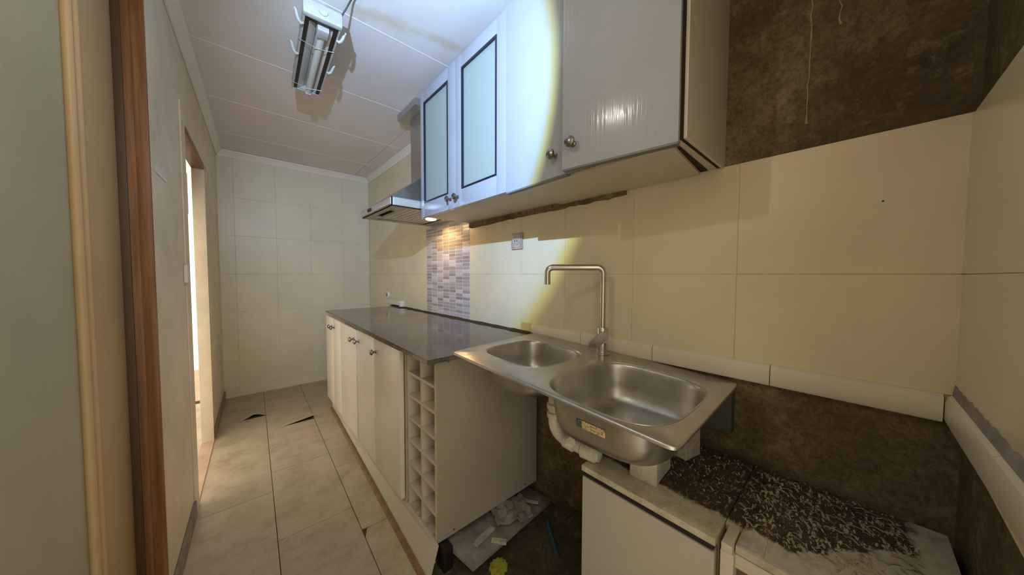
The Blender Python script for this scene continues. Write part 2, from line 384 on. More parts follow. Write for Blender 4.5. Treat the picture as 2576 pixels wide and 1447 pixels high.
# ------------------------------------------------------------------ right wall: mortar backing with tiles
wr = struct(box('wall_right', XW+.012, XW+.14, YF-.15, 3.9, -.004, ZC+.012, 'mortar'))
def wtile(x, y0, y1, z0, z1, parent, mat='tile_cream', name='tile', gp=.0004):
    return box(name, x+random.uniform(-.0002, .0002), x+.0115, y0+gp, y1-gp, z0+gp, z1-gp, mat, parent, .0007, seg=1)
ycols = [YF, .24, .57, .90, 1.195, 1.50, 1.69]
for a, b in zip(ycols, ycols[1:]):
    zt = 1.477 if b < .95 else 1.450
    if a == YF: a = YF-.0105
    wtile(XW, a, b, 1.144, zt, wr); wtile(XW, a, b, .826 if a > 1.1 else .884, 1.144, wr)
ycols2 = [2.312, 2.565, 2.86, 3.16, 3.46, YB]
for a, b in zip(ycols2, ycols2[1:]):
    for z0, z1 in ((.50, .794), (.794, 1.144), (1.144, 1.49), (1.49, 1.84), (1.84, 2.19)): wtile(XW, a, b, z0, z1, wr)
for a, b in ((1.69, 2.0), (2.0, 2.312)):
    for z0, z1 in ((1.52, 1.84), (1.84, 2.19)): wtile(XW, a, b, z0, z1, wr)
# grout bed just behind the tile faces
for y0, y1, z0, z1 in ((YF, .9, .83, 1.474), (.9, 1.69, .83, 1.447), (1.69, YB, 1.50, 2.19), (2.31, YB, .5, 1.5)):
    box('grout_bed', XW+.0012, XW+.0118, y0+.002, y1-.002, z0+.002, z1, 'grout', wr)
# mosaic strip behind the hob place
mp_ = box('mosaic_panel', XW+.0018, XW+.0118, 1.69, 2.312, .815, 1.525, 'grout_white', wr)
ncol, nrow = 7, 30; cw = (2.312-1.69)/ncol; rh = (1.525-.826)/nrow
for i in range(ncol):
    for j in range(nrow):
        y0 = 1.69+i*cw; z0 = .826+j*rh
        k = random.choice([0, 1, 1, 2, 2, 3, 4, 4])
        mk = 'mosaic%d' % k
        box('mosaic_piece', XW-.0002, XW+.004, y0+.0035, y0+cw-.0035, z0+.0024, z0+rh-.0024, mk, mp_)
# rough dark strip where the old cabinets were torn off, and plaster drips on the bare wall
bm = bmesh.new(); n = 44
lo = []; 
for i in range(n+1):
    y = .60+1.09*i/n
    zt = 1.478; zb = 1.449+random.uniform(-.004, .003)-(.006 if y > 1.35 else 0)
    lo.append((y, zb, zt, XW-.004-random.uniform(0, .012)))
ring = [[bm.verts.new((XW+.002, y, zb)), bm.verts.new((xx, y, zb+.004)), bm.verts.new((xx+.003, y, zt)), bm.verts.new((XW+.010, y, zt))] for y, zb, zt, xx in lo]
for a, b in zip(ring, ring[1:]):
    for k in range(4): bm.faces.new((a[k], a[(k+1) % 4], b[(k+1) % 4], b[k]))
bm.faces.new(ring[0]); bm.faces.new(ring[-1][::-1])
finish('torn_mortar_edge', bm, 'mortar', wr)
for y, z0, z1, r in ((.098, 1.545, 1.90, .0022), (-.005, 1.80, 2.10, .0018), (.045, 1.77, 1.98, .0018)):
    pts = [(XW+.012, y+random.uniform(-.003, .003), z0+(z1-z0)*i/14) for i in range(15)]
    finish('plaster_drip', tube(bmesh.new(), pts, [r*1.8]+[r*random.uniform(.5, 1.2) for _ in range(14)], 6), 'drip', wr, 60)
# small dark screw holes in the tiles
for u in ((1.565, 1.236), (1.32, 1.236), (-.038, 1.315), (2.93, 1.46), (2.44, 1.49)):
    finish('screw_hole', lathe(bmesh.new(), [(0, .0022), (.0010, .0018)], (XW+.0003, u[0], u[1]), (-1, 0, 0), 8), 'gap', wr)
# ------------------------------------------------------------------ back wall
wb = struct(box('wall_back', -.212, XW+.14, YB+.012, YB+.12, -.004, ZC+.012, 'grout'))
box('grout_bed', -.20, XW, YB+.002, YB+.0118, 0, 2.19, 'grout_white', wb)
xs = [-.20, -.03, .272, .555, .857, XW]; zs = [0, .09, .44, .79, 1.14, 1.49, 1.835, 2.19]
for a, b in zip(xs, xs[1:]):
    for c, d in zip(zs, zs[1:]):
        box('tile', a+.0004, b-.0004, YB+random.uniform(-.0004, .0004), YB+.0115, c+.0004, d-.0004, 'tile_back', wb, .0011, seg=1)
# ------------------------------------------------------------------ front return wall beside the camera (right)
wf = struct(box('wall_front', .40, XW+.14, YF-.15, YF-.012, -.004, ZC+.012, 'mortar_green'))
box('grout_bed', .42, XW+.002, YF-.0118, YF-.0022, .90, 1.470, 'grout', wf)
for a, b in ((.42, .76), (.76, XW+.0002)):
    for c, d in ((.903, 1.144), (1.144, 1.472)):
        box('tile', a+.0005, b-.0005, YF-.0115, YF+random.uniform(-.0003, .0003), c+.0005, d-.0005, 'tile_cream', wf, .0011, seg=1)
# rough purple-grey grout line above the trim on the return wall
bm = bmesh.new(); n = 40; ring = []
for i in range(n+1):
    x = .45+.68*i/n; r0 = random.uniform(.0, .008)
    ring.append([bm.verts.new((x, YF-.011, .880)), bm.verts.new((x, YF+.004, .882)), bm.verts.new((x, YF+.001, .902+r0)), bm.verts.new((x, YF-.011, .905+r0))])
for a, b in zip(ring, ring[1:]):
    for k in range(4): bm.faces.new((a[k], a[(k+1) % 4], b[(k+1) % 4], b[k]))
bm.faces.new(ring[0]); bm.faces.new(ring[-1][::-1])
finish('rough_grout', bm, 'board_grey', wf)
bm = hexa(bmesh.new(), [(.50, YF-.011, .826), (.88, YF-.011, .826), (.88, YF-.011, .800), (.50, YF-.011, .775)], [(.50, YF+.002, .826), (.88, YF+.002, .826), (.88, YF+.001, .806), (.50, YF+.002, .782)])
finish('mortar_lip', bm, 'raw_edge', wf)
# ------------------------------------------------------------------ rounded ceramic trim (where the worktop used to meet the wall)
def bullnose(name, p0, p1, nrm, parent, z0=.826, z1=.885):
    p0 = Vector((*p0, 0)); p1 = Vector((*p1, 0)); nr = Vector((*nrm, 0)); bm = bmesh.new()
    prof = [(-.008, z0), (.010, z0), (.013, z0+.006), (.013, z1-.014), (.010, z1-.005), (.004, z1), (-.008, z1)]
    a = [bm.verts.new(p0+nr*d+Vector((0, 0, z))) for d, z in prof]; b = [bm.verts.new(p1+nr*d+Vector((0, 0, z))) for d, z in prof]
    n = len(prof)
    for k in range(n): bm.faces.new((a[k], a[(k+1) % n], b[(k+1) % n], b[k]))
    bm.faces.new(a[::-1]); bm.faces.new(b)
    return finish(name, bm, 'tile_trim', parent, 30)
tr = struct(box('trim_1', XW+.002, XW+.0118, YF+.001, 1.107, .830, .8832, 'gap'))
for a, b in ((.80, 1.107), (.484, .80), (.152, .484), (YF+.014, .152)): bullnose('trim_tile', (XW, a+.001), (XW, b-.001), (-1, 0), tr)
tr2 = struct(box('trim_2', .45, XW, YF-.0118, YF-.002, .830, .8832, 'gap'))
for a, b in ((.80, 1.128), (.46, .80)): bullnose('trim_tile', (a+.001, YF), (b-.001, YF), (0, 1), tr2)
# ------------------------------------------------------------------ left wall with the near door and the far doorway
WT = .058
bm = bmesh.new()
def lw(y0, y1, z0, z1): bx(bm, -.19-WT, -.19, y0, y1, z0, z1)
lw(1.50, 2.13, -.004, ZC+.012); lw(2.13, 2.90, 1.85, ZC+.012); lw(2.90, 3.785, -.004, ZC+.012); lw(.42, 1.50, 2.06, ZC+.012); lw(-.32, .42, -.004, ZC+.012)
shear_left(bm); wl = struct(finish('wall_left', bm, 'wall_paint'))
# far doorway frame
d2 = struct(finish('door_2', shear_left(bx(bmesh.new(), -.1895, -.1845, 2.03, 2.13, 0, 1.92)), 'wall_paint')); d2['label'] = 'painted casing'
finish('jamb', shear_left(bx(bmesh.new(), -.249, -.188, 2.872, 2.899, 0, 1.849, .003)), 'wall_paint', d2, 40)
finish('head_board', shear_left(bx(bmesh.new(), -.249, -.188, 2.131, 2.871, 1.825, 1.849, .002)), 'pine', d2, 40)
finish('head_casing', shear_left(bx(bmesh.new(), -.1899, -.1845, 2.1305, 2.99, 1.851, 1.92)), 'wall_paint', d2)
finish('threshold', shear_left(bx(bmesh.new(), -.249, -.187, 2.131, 2.871, -.0035, .005, .001)), 'terrace', d2)
finish('shutter_box', bx(bmesh.new(), -.44, -.30, 1.9, 3.6, 1.62, 1.95, .01), 'pine', d2)
d3 = struct(box('floor', -1.8, -.262, .5, 5.2, -.06, -.006, 'terrace'))
# skirtings
bl = struct(finish('baseboard_left', shear_left(bx(bmesh.new(), -.189, -.180, 1.505, 2.025, 0, .075, .002)), 'skirting_grey'))
struct(finish('baseboard_left', shear_left(bx(bmesh.new(), -.189, -.180, 2.915, 3.768, 0, .075, .002)), 'skirting_grey'))
# smudged repair patches on the left wall
finish('filler_patch', shear_left(bx(bmesh.new(), -.1895, -.1885, 1.55, 1.72, 1.478, 1.504, .0004, 1)), 'plastic_white', wl)
finish('light_switch', shear_left(bx(bmesh.new(), -.1895, -.176, 1.99, 2.05, 1.10, 1.18, .003)), 'plastic_white', wl, 40)
# near door: painted panel door set back in a bare pine frame
d1 = struct(finish('door_1', bx(bmesh.new(), -.312, -.277, .45, 1.478, .005, 2.03), 'door_panel'))
for y0, y1, z0, z1 in ((1.20, 1.478, .005, 2.03), (.45, .60, .005, 2.03), (.60, 1.20, 1.92, 2.03), (.60, 1.20, .005, .22)):
    finish('stile', bx(bmesh.new(), -.280, -.268, y0, y1, z0, z1, .003), 'door_beige', d1, 40)
bm = bmesh.new()
for off, rr in ((0, .010), (.020, .006), (.035, .009)): tube(bm, [(-.270, 1.193-off, .22), (-.270, 1.193-off, 1.92)], rr, 10)
finish('panel_moulding', bm, 'door_beige', d1, 40)
bm = bmesh.new(); bx(bm, -.300, -.205, 1.486, 1.50, 0, 2.06, .002); bx(bm, -.232, -.203, 1.482, 1.494, 0, 2.06, .004)
finish('frame', bm, 'pine', d1, 40)
finish('frame_shade_strip', bx(bmesh.new(), -.2785, -.250, 1.4788, 1.4858, 0, 2.06, .002), 'pine_shaded', d1, 40)  # added dark strip: the shadow between leaf and frame as colour
finish('frame', bx(bmesh.new(), -.300, -.235, .45, 1.486, 2.035, 2.06), 'pine', d1)
# ------------------------------------------------------------------ crown mouldings
def crown(name, p0, p1, nrm):
    p0 = Vector((*p0, 0)); p1 = Vector((*p1, 0)); nr = Vector((*nrm, 0)); bm = bmesh.new()
    prof = [(0, ZC-.052), (.006, ZC-.052), (.008, ZC-.044), (.016, ZC-.034), (.030, ZC-.014), (.038, ZC-.010), (.040, ZC-.001), (0, ZC-.001)]
    a = [bm.verts.new(p0+nr*d+Vector((0, 0, z))) for d, z in prof]; b = [bm.verts.new(p1+nr*d+Vector((0, 0, z))) for d, z in prof]
    n = len(prof)
    for k in range(n): bm.faces.new((a[k], a[(k+1) % n], b[(k+1) % n], b[k]))
    bm.faces.new(a[::-1]); bm.faces.new(b)
    return struct(finish(name, bm, 'crown', None, 25))
crown('trim_4', (XL(YB)+.001, YB-.001), (XW-.001, YB-.001), (0, -1))
crown('trim_5', (XW-.001, 2.08), (XW-.001, YB-.002), (-1, 0))
crown('trim_6', (XL(1.2)+.001, 1.2), (XL(YB)+.001, YB-.002), (1, 0))
# ------------------------------------------------------------------ wall cabinets
def carcass(parent, y0, y1, x0=.815, x1=XW+.006, z0=1.477, z1=2.165, shelf=1.80, name='carcass'):
    bm = bmesh.new(); t = .016
    bx(bm, x0, x1, y0, y0+t, z0, z1); bx(bm, x0, x1, y1-t, y1, z0, z1)
    bx(bm, x0, x1, y0+t, y1-t, z0, z0+t); bx(bm, x0, x1, y0+t, y1-t, z1-t, z1)
    bx(bm, x1-.006, x1-.002, y0+t, y1-t, z0+t, z1-t); bx(bm, x0+.02, x1-.006, y0+t, y1-t, shelf, shelf+t)
    return finish(name, bm, 'laminate', parent)
c1 = thing('wall_cabinet', 'white wall cabinet with two frosted glass doors beside the cooker hood', 'cabinet', (1.12, 1.305, 1.477))
carcass(c1, .930, 1.690)
def glass_door(y0, y1, gy0, gy1, ky, px, z0=1.468, z1=2.172, gz0=1.548, gz1=2.110):
    bm = bmesh.new(); x0, x1 = .795, .8145
    bx(bm, x0, x1, y0, gy0, z0, z1, .003); bx(bm, x0, x1, gy1, y1, z0, z1, .003)
    bx(bm, x0, x1, gy0-.001, gy1+.001, z0, gz0, .003); bx(bm, x0, x1, gy0-.001, gy1+.001, gz1, z1, .003)
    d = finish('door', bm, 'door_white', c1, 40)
    finish('glass_pane', bx(bmesh.new(), .803, .807, gy0+.004, gy1-.004, gz0+.004, gz1-.004), 'frosted_glass', d)
    bm = bmesh.new(); q = .008
    bx(bm, x0-.0015, x1-.002, gy0, gy0+q, gz0, gz1); bx(bm, x0-.0015, x1-.002, gy1-q, gy1, gz0, gz1)
    bx(bm, x0-.0015, x1-.002, gy0+q, gy1-q, gz0, gz0+q); bx(bm, x0-.0015, x1-.002, gy0+q, gy1-q, gz1-q, gz1)
    finish('gasket', bm, 'gasket', d)
    knob('knob', (x0, ky, 1.516), d)
glass_door(1.312, 1.692, 1.383, 1.650, 1.358, 0)
glass_door(.930, 1.308, .992, 1.256, 1.290, 0)
c2 = thing('wall_cabinet', 'white wall cabinet with two plain doors hanging open a crack, at the bare mortar', 'cabinet', (1.12, .61, 1.477))
carcass(c2, .300, .926)
finish('side_panel', bx(bmesh.new(), .815, XW+.010, .281, .289, 1.473, 2.17, .0008, 1), 'laminate', c2, 40)
bm = bmesh.new(); hexa(bm, [(.816, .2892, 1.4745), (1.125, .2892, 1.4745), (1.125, .2999, 1.4765), (.816, .2999, 1.4765)], [(.816, .2892, 2.16), (1.12, .2892, 2.16), (1.12, .2999, 2.16), (.816, .2999, 2.16)])
finish('gap_shade', bm, 'gap', c2)  # solid dark wedge drawn in place of the shade between the panels
finish('bottom_panel', hexa(bmesh.new(), [(.826, .318, 1.466), (.826, .92, 1.469), (1.125, .92, 1.468), (1.125, .345, 1.468)], [(.826, .318, 1.4752), (.826, .92, 1.4752), (1.125, .92, 1.4752), (1.125, .345, 1.4752)]), 'laminate', c2)
finish('gap_shade', hexa(bmesh.new(), [(.826, .3135, 1.4745), (.826, .319, 1.4745), (1.125, .346, 1.4745), (1.125, .324, 1.4745)], [(.826, .3135, 1.4768), (.826, .319, 1.4768), (1.125, .346, 1.4768), (1.125, .324, 1.4768)]), 'gap', c2)  # another solid dark wedge, painting the shade beside the bottom panel
def plain_door(y0, y1, hinge_y, ang, z0, ky, kz):
    bm = bx(bmesh.new(), .790, .8125, y0, y1, z0, 2.172, .003)
    rot = about((.8125, hinge_y, 0), Matrix.Rotation(R(ang), 4, 'Z'))
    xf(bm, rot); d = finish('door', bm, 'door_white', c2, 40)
    b2 = bx(bmesh.new(), .7915, .8120, y0+.002, y1-.002, z0-.004, z0+.003); xf(b2, rot); finish('shaded_bottom_edge', b2, 'door_edge_shade', d)  # dark slab paints the shade on the door's underside
    k = rot @ Vector((.790, ky, kz)); ax = rot.to_3x3() @ Vector((-1, 0, 0))
    knob('knob', k, d, ax, 1.05)
plain_door(.617, .926, .926, -2.2, 1.462, .665, 1.530)
plain_door(.295, .613, .295, 9.0, 1.460, .575, 1.528)
# ------------------------------------------------------------------ cooker hood
h = thing('cooker_hood', 'brushed steel chimney cooker hood on the tiled wall past the glass cabinet', 'hood', (1.12, 1.975, 1.52))
hy0, hy1 = 1.705, 2.245
bm = bmesh.new(); t = .004
bx(bm, .63, .63+t, hy0, hy1, 1.520, 1.570); bx(bm, .63, XW-.001, hy0, hy0+t, 1.520, 1.570); bx(bm, .63, XW-.001, hy1-t, hy1, 1.520, 1.570)
bx(bm, .63, .67, hy0, hy1, 1.520, 1.524); bx(bm, 1.06, XW-.001, hy0, hy1, 1.520, 1.524)
bx(bm, .67, 1.06, hy0, hy0+.04, 1.520, 1.524); bx(bm, .67, 1.06, hy1-.04, hy1, 1.520, 1.524)
finish('canopy', bm, 'hood_steel', h)
finish('canopy_top', hexa(bmesh.new(), [(.63, hy0, 1.5702), (XW-.001, hy0, 1.5702), (XW-.001, hy1, 1.5702), (.63, hy1, 1.5702)], [(.90, 1.875, 1.775), (XW-.001, 1.875, 1.775), (XW-.001, 2.07, 1.775), (.90, 2.07, 1.775)]), 'hood_steel', h)
box('chimney', .90, XW-.001, 1.877, 2.068, 1.7755, 2.195, 'hood_steel', h, .002)
box('chimney_cap', .835, XW-.001, 1.845, 2.135, 2.196, 2.236, 'hood_steel', h, .002)
box('front_strip', .622, .6295, hy0+.002, hy1-.002, 1.528, 1.564, 'hood_light', h, .001)
box('end_strip', .64, .96, hy0-.004, hy0-.0002, 1.526, 1.566, 'hood_light', h, .001)
box('control_panel', .617, .6218, 2.02, 2.09, 1.538, 1.556, 'black', h)
for a, b in ((hy0+.045, 1.968), (1.980, hy1-.045)):
    f = box('grease_filter', .72, 1.05, a, b, 1.526, 1.532, 'reflector', h)
    for k in range(9): box('filter_slat', .73+k*.035, .737+k*.035, a+.006, b-.006, 1.5235, 1.526, 'hood_steel', f)
for y in (1.80, 2.15):
    box('lamp_panel', .675, .712, y-.05, y+.05, 1.521, 1.528, 'dirty_white', h)
lm = finish('lamp', lathe(bmesh.new(), [(0, .034), (.005, .036), (.009, .030), (.010, .004)], (.985, 1.945, 1.5225), (0, 0, -1), 24), 'lamp_glow', h, 40, 'lit warm hood lamp')
o = light('hood_lamp_light', 'SPOT', (.985, 1.945, 1.507), 9, (1, .62, .26), spot_size=R(165), spot_blend=.6, shadow_soft_size=.03); aim(o, (0.15, 0, -1))
# ------------------------------------------------------------------ worktop
bm = bmesh.new()
poly = [(.488, 1.0), (1.105, 1.0), (1.105, 2.99), (.533, 2.985)]
prism(bm, poly, .816, .834)
bmesh.ops.bevel(bm, geom=[e for e in bm.edges], offset=.003, segments=2, affect='EDGES')
tag(finish('worktop', bm, 'worktop_stone', None, 40), 'polished dark speckled stone worktop on the base cabinets', 'worktop')
bm = bmesh.new(); n = 50; ring = []
for i in range(n+1):
    y = 1.09+1.95*i/n; k = random.uniform(0, .006)
    ring.append([bm.verts.new((1.098-k, y, .8335)), bm.verts.new((1.128, y, .8335)), bm.verts.new((1.128, y, .842+k*.6)), bm.verts.new((1.108-k, y, .8375+k*.5))])
for a, b in zip(ring, ring[1:]):
    for k in range(4): bm.faces.new((a[k], a[(k+1) % 4], b[(k+1) % 4], b[k]))
bm.faces.new(ring[0]); bm.faces.new(ring[-1][::-1])
tag(finish('old_sealant', bm, 'gap'), 'dark broken sealant line between the stone worktop and the wall', 'sealant')
# ------------------------------------------------------------------ base cabinets
XF = .545
def base_unit(label, y0, y1, doors, loc):
    u = thing('base_cabinet', label, 'cabinet', loc)
    bm = bmesh.new(); t = .016; x1 = 1.10; z0, z1 = .10, .8155
    bx(bm, XF, x1, y0, y0+t, z0, z1); bx(bm, XF, x1, y1-t, y1, z0, z1); bx(bm, XF, x1, y0+t, y1-t, z0, z0+t); bx(bm, XF, x1, y0+t, y1-t, z1-t, z1); bx(bm, x1-.005, x1, y0+t, y1-t, z0+t, z1-t)
    finish('carcass', bm, 'laminate', u)
    for a, b, ky, dx in doors:
        d = finish('door', bx(bmesh.new(), XF-.021-dx, XF-.001-dx, a+.002, b-.002, .115, .800, .003), 'base_door', u, 40)
        knob('knob', (XF-.021-dx, ky, .735), d)
    return u
base_unit('white base cabinet with two doors at the far end of the worktop', 2.43, 2.93, ((2.665, 2.928, 2.70, 0), (2.432, 2.661, 2.625, 0)), (.85, 2.68, .10))
base_unit('wide white base cabinet with three doors, next to the bottle rack', 1.335, 2.425, ((2.025, 2.422, 2.075, .004), (1.695, 2.021, 1.985, 0), (1.337, 1.692, 1.655, .004)), (.85, 1.88, .10))
# bottle rack
rk = thing('bottle_rack', 'white open bottle rack of fourteen cells at the near end of the worktop', 'rack', (.85, 1.18, .09))
ry0, ry1, rz0, rz1 = 1.045, 1.318, .092, .812
finish('side_panel', bx(bmesh.new(), XF, 1.10, ry0, ry0+.014, rz0, rz1, .001, 1), 'rack_panel_shaded', rk, 40)
finish('edge_band', bx(bmesh.new(), XF-.0008, XF-.0001, ry0+.0012, ry0+.0128, rz0+.001, rz1-.001), 'raw_edge', rk, label='raw tan board edge')
finish('side_panel', bx(bmesh.new(), XF, 1.10, ry1-.014, ry1, rz0, rz1, .001, 1), 'laminate', rk, 40)
ym = (ry0+ry1)/2
zs = [rz0, .196, .298, .400, .502, .604, .706, rz1]
def fr(bm): return bm
for k in range(7):
    if k in (0, 1, 2, 3, 4, 5, 6): pass
finish('bottom_board', bx(bmesh.new(), XF+.001, 1.09, ry0+.0145, ry1-.0145, rz0, rz0+.014, .0008, 1), 'dirty_white', rk, 40)
for k in range(1, 7): finish('shelf', bx(bmesh.new(), XF+.001, 1.09, ry0+.0145, ry1-.0145, zs[k]-.006, zs[k]+.006, .0008, 1), 'laminate', rk, 40)
for k in range(7):
    a = zs[k]+(.0145 if k == 0 else .0065); b = zs[k+1]-(.0 if k == 6 else .0065)
    finish('divider', bx(bmesh.new(), XF+.003, 1.09, ym-.0055, ym+.0055, a, b), 'laminate', rk)
    finish('divider_edge', bx(bmesh.new(), XF+.0022, XF+.0029, ym-.0055, ym+.0055, a, b), 'raw_edge' if k % 3 else 'laminate', rk)
finish('back_board', bx(bmesh.new(), 1.0905, 1.0995, ry0+.0145, ry1-.0145, rz0, rz1), 'laminate', rk)
for x, z in ((.60, .800), (.62, .110), (1.02, .112)):
    finish('screw', lathe(bmesh.new(), [(0, .0045), (.001, .004)], (x, ry0-.0001, z), (0, -1, 0), 10), 'knob', rk)
# plinth: tipped forward at the foot
bm = hexa(bmesh.new(), [(.488, 1.02, 0.001), (.505, 1.02, 0.001), (.575, 2.925, 0.001), (.558, 2.925, 0.001)], [(.529, 1.03, .098), (.5445, 1.03, .098), (.575, 2.925, .098), (.558, 2.925, .098)])
tag(finish('plinth_board', bm, 'laminate'), 'long white kick board leaning under the base cabinets', 'plinth')
bm = hexa(bmesh.new(), [(.470, 1.02, 0.0), (.487, 1.02, 0.0), (.557, 2.925, 0.0), (.540, 2.925, 0.0)], [(.478, 1.02, .012), (.488, 1.02, .014), (.557, 2.925, .014), (.548, 2.925, .012)])
tag(finish('floor_beading', bm, 'brown_trim'), 'thin brown beading along the foot of the white kick board', 'beading')
tag(box('void_shade_block', .552, .592, 1.005, 1.075, -.004, .088, 'black', None, .003), 'added black block in place of the dark void under the near corner of the bottle rack', 'block')  # added black solid painting the dark void behind the plinth end
# ------------------------------------------------------------------ sink
sk = thing('kitchen_sink', 'stainless steel double bowl sink standing off the wall on bricks', 'sink', (.86, .62, .82))
def sz(y): return .8165+.0262*(y-.21)/.79
corners = [(.600, .212), (1.118, .226), (1.118, 1.075), (.600, 1.020)]
def quad(u, v):
    a, b, c, d = [Vector(p) for p in corners]
    return (a*(1-u)+b*u)*(1-v)+(d*(1-u)+c*u)*v
def rounded(corn, rad, n=6):
    out = []; m_ = len(corn)
    for i in range(m_):
        p, q, s_ = Vector(corn[i-1]), Vector(corn[i]), Vector(corn[(i+1) % m_])
        a = q+(p-q).normalized()*rad; b = q+(s_-q).normalized()*rad
        for k in range(n+1):
            t = k/n; out.append((1-t)**2*a+2*t*(1-t)*q+t*t*b)
    return out
BOWLS = [((.855, .832), .162, .158, 3.6), ((.815, .424), .200, .176, 3.6)]
NB = 64
def ring_pts(bw, s_, n=NB):
    (cx, cy), a, b, e = bw; out = []
    for k in range(n):
        th = 2*math.pi*k/n; c, s2 = math.cos(th), math.sin(th)
        out.append((cx+a*s_*math.copysign(abs(c)**(2/e), c), cy+b*s_*math.copysign(abs(s2)**(2/e), s2)))
    return out
bm = bmesh.new(); edges = []
def loop(pts2, dz=0):
    vs = [bm.verts.new((p[0], p[1], sz(p[1])+dz)) for p in pts2]
    es = [bm.edges.new((vs[i], vs[(i+1) % len(vs)])) for i in range(len(vs))]
    return vs, es
outer = rounded(corners, .028)
ov, oe = loop(outer); edges += oe
for bw in BOWLS:
    hv, he = loop(ring_pts(bw, 1.0)); edges += he
bmesh.ops.triangle_fill(bm, use_beauty=True, use_dissolve=False, edges=edges)
cen = Vector((.86, .63))
prev = ov
for grow, dz in ((.0035, -.0015), (.0055, -.004), (.005, -.0082)):
    nv = []
    for v, p in zip(ov, outer):
        d = (Vector((p[0], p[1]))-cen).normalized()
        nv.append(bm.verts.new((p[0]+d.x*grow, p[1]+d.y*grow, sz(p[1])+dz)))
    for i in range(len(nv)): bm.faces.new((prev[i], prev[(i+1) % len(nv)], nv[(i+1) % len(nv)], nv[i]))
    prev = nv
finish('deck', bm, 'steel', sk, 50)
def raised(y0, y1, x0, x1):
    return None
PROF = [(1.0, 0.0), (.985, -.002), (.972, -.007), (.960, -.018), (.925, -.070), (.895, -.098), (.85, -.116), (.77, -.126), (.62, -.131), (.40, -.133), (.20, -.134)]
for bi, bw in enumerate(BOWLS):
    bm = bmesh.new(); rings = []
    zc = sz(bw[0][1])
    for s_, dz in PROF:
        rings.append([bm.verts.new((x, y, (sz(y) if dz > -.03 else zc)+dz)) for x, y in ring_pts(bw, s_)])
    for a, b in zip(rings, rings[1:]):
        for k in range(NB): bm.faces.new((a[k], a[(k+1) % NB], b[(k+1) % NB], b[k]))
    bm.faces.new(rings[-1])
    bo = finish('bowl', bm, 'bowl_steel', sk, 80)
    finish('drain', lathe(bmesh.new(), [(0, .030), (.003, .042), (.0045, .043), (.005, .036), (.001, .028)], (bw[0][0], bw[0][1], zc-.1345), (0, 0, 1), 24), 'chrome', bo, 40)
    # swelling round the hole
    bm = bmesh.new(); tube(bm, [(x, y, sz(y)-.0008) for x, y in ring_pts(bw, 1.012)]+[(ring_pts(bw, 1.012)[0][0], ring_pts(bw, 1.012)[0][1], sz(ring_pts(bw, 1.012)[0][1])-.0008)], .0022, 6, False)
    finish('bowl_rim', bm, 'steel', sk, 60)
    if bi == 1:
        # paper sticker wrapped on the front outside of the bowl
        bm = bmesh.new(); uvl = bm.loops.layers.uv.new('UVMap'); grid = {}
        nu, nv_ = 14, 4
        def surf(y, tt):
            i = 3+tt*2.0; k = int(min(i, 4.999)); f = i-k
            s_ = PROF[k][0]*(1-f)+PROF[k+1][0]*f; dz = PROF[k][1]*(1-f)+PROF[k+1][1]*f
            (cx, cy), a, b, e = bw
            q = abs((y-cy)/(b*s_)); return Vector((cx-a*s_*(max(0, 1-q**e))**(1/e)-.0012, y, zc+dz))
        for i in range(nu+1):
            for j in range(nv_+1):
                grid[i, j] = bm.verts.new(surf(.458-.082*i/nu, .27+.20*j/nv_))
        for i in range(nu):
            for j in range(nv_):
                f = bm.faces.new((grid[i, j], grid[i+1, j], grid[i+1, j+1], grid[i, j+1]))
                for lp, (a, b) in zip(f.loops, ((i, j), (i+1, j), (i+1, j+1), (i, j+1))): lp[uvl].uv = (a/nu, 1-b/nv_)
        finish('sticker', bm, 'sticker', bo, 60, 'worn yellow paper sticker with a dark blue end')
# drain siphon of white plastic
px, pyv = .735, .622
tr_ = finish('drain_pipe', tube(bmesh.new(), round_path([(px, pyv, .79), (px, pyv, .638), (px+.005, .53, .628), (px+.015, .465, .626)], .045, 7), .0185, 16), 'pvc', sk, 50)
for z in (.735, .708): finish('pipe_collar', lathe(bmesh.new(), [(0, .019), (.003, .0235), (.018, .0235), (.021, .019)], (px, pyv, z), (0, 0, -1), 18), 'pvc', tr_, 40)
finish('pipe_collar', lathe(bmesh.new(), [(0, .020), (.003, .0225), (.034, .0225), (.037, .020)], (px+.002, .580, .632), (.05, -1, -.08), 18), 'pvc', tr_, 40)
finish('pipe_tee', lathe(bmesh.new(), [(0, .012), (.022, .012), (.024, .0145), (.034, .0145), (.035, .009)], (px+.003, .545, .634), (-.75, -.2, .45), 16), 'pvc', tr_, 40)
finish('pipe_collar', lathe(bmesh.new(), [(0, .020), (.003, .0235), (.045, .0235), (.048, .018)], (px+.006, .520, .627), (.15, -1, -.02), 18), 'pvc', tr_, 40)
# ------------------------------------------------------------------ tap
tp = thing('mixer_tap', 'tall square-necked chrome mixer tap behind the sink bowls', 'tap', (1.055, .651, sz(.651)))
zb = sz(.651)+.0005
finish('base', lathe(bmesh.new(), [(0, .027), (.004, .027), (.006, .0235)], (1.055, .651, zb), (0, 0, 1), 28), 'chrome', tp, 35)
finish('body', lathe(bmesh.new(), [(0, .0225), (.096, .0225), (.098, .0215), (.0985, .014)], (1.055, .651, zb+.0062), (0, 0, 1), 28), 'chrome', tp, 35)
sp_ = finish('spout', tube(bmesh.new(), round_path([(1.055, .651, zb+.100), (1.055, .651, 1.170), (.922, .822, 1.170), (.922, .822, 1.118)], .026, 8), .0122, 18), 'chrome', tp, 50)
finish('aerator', lathe(bmesh.new(), [(0, .0128), (.015, .0128), (.016, .010)], (.922, .822, 1.1175), (0, 0, -1), 18), 'chrome', sp_, 35)
ld = Vector((-.80, -.60, 0)).normalized(); side = Vector((ld.y, -ld.x, 0))   # side: towards the left in view
if side.dot(Vector((-.66, .75, 0))) < 0: side = -side
c0 = Vector((1.055, .651, zb+.062))
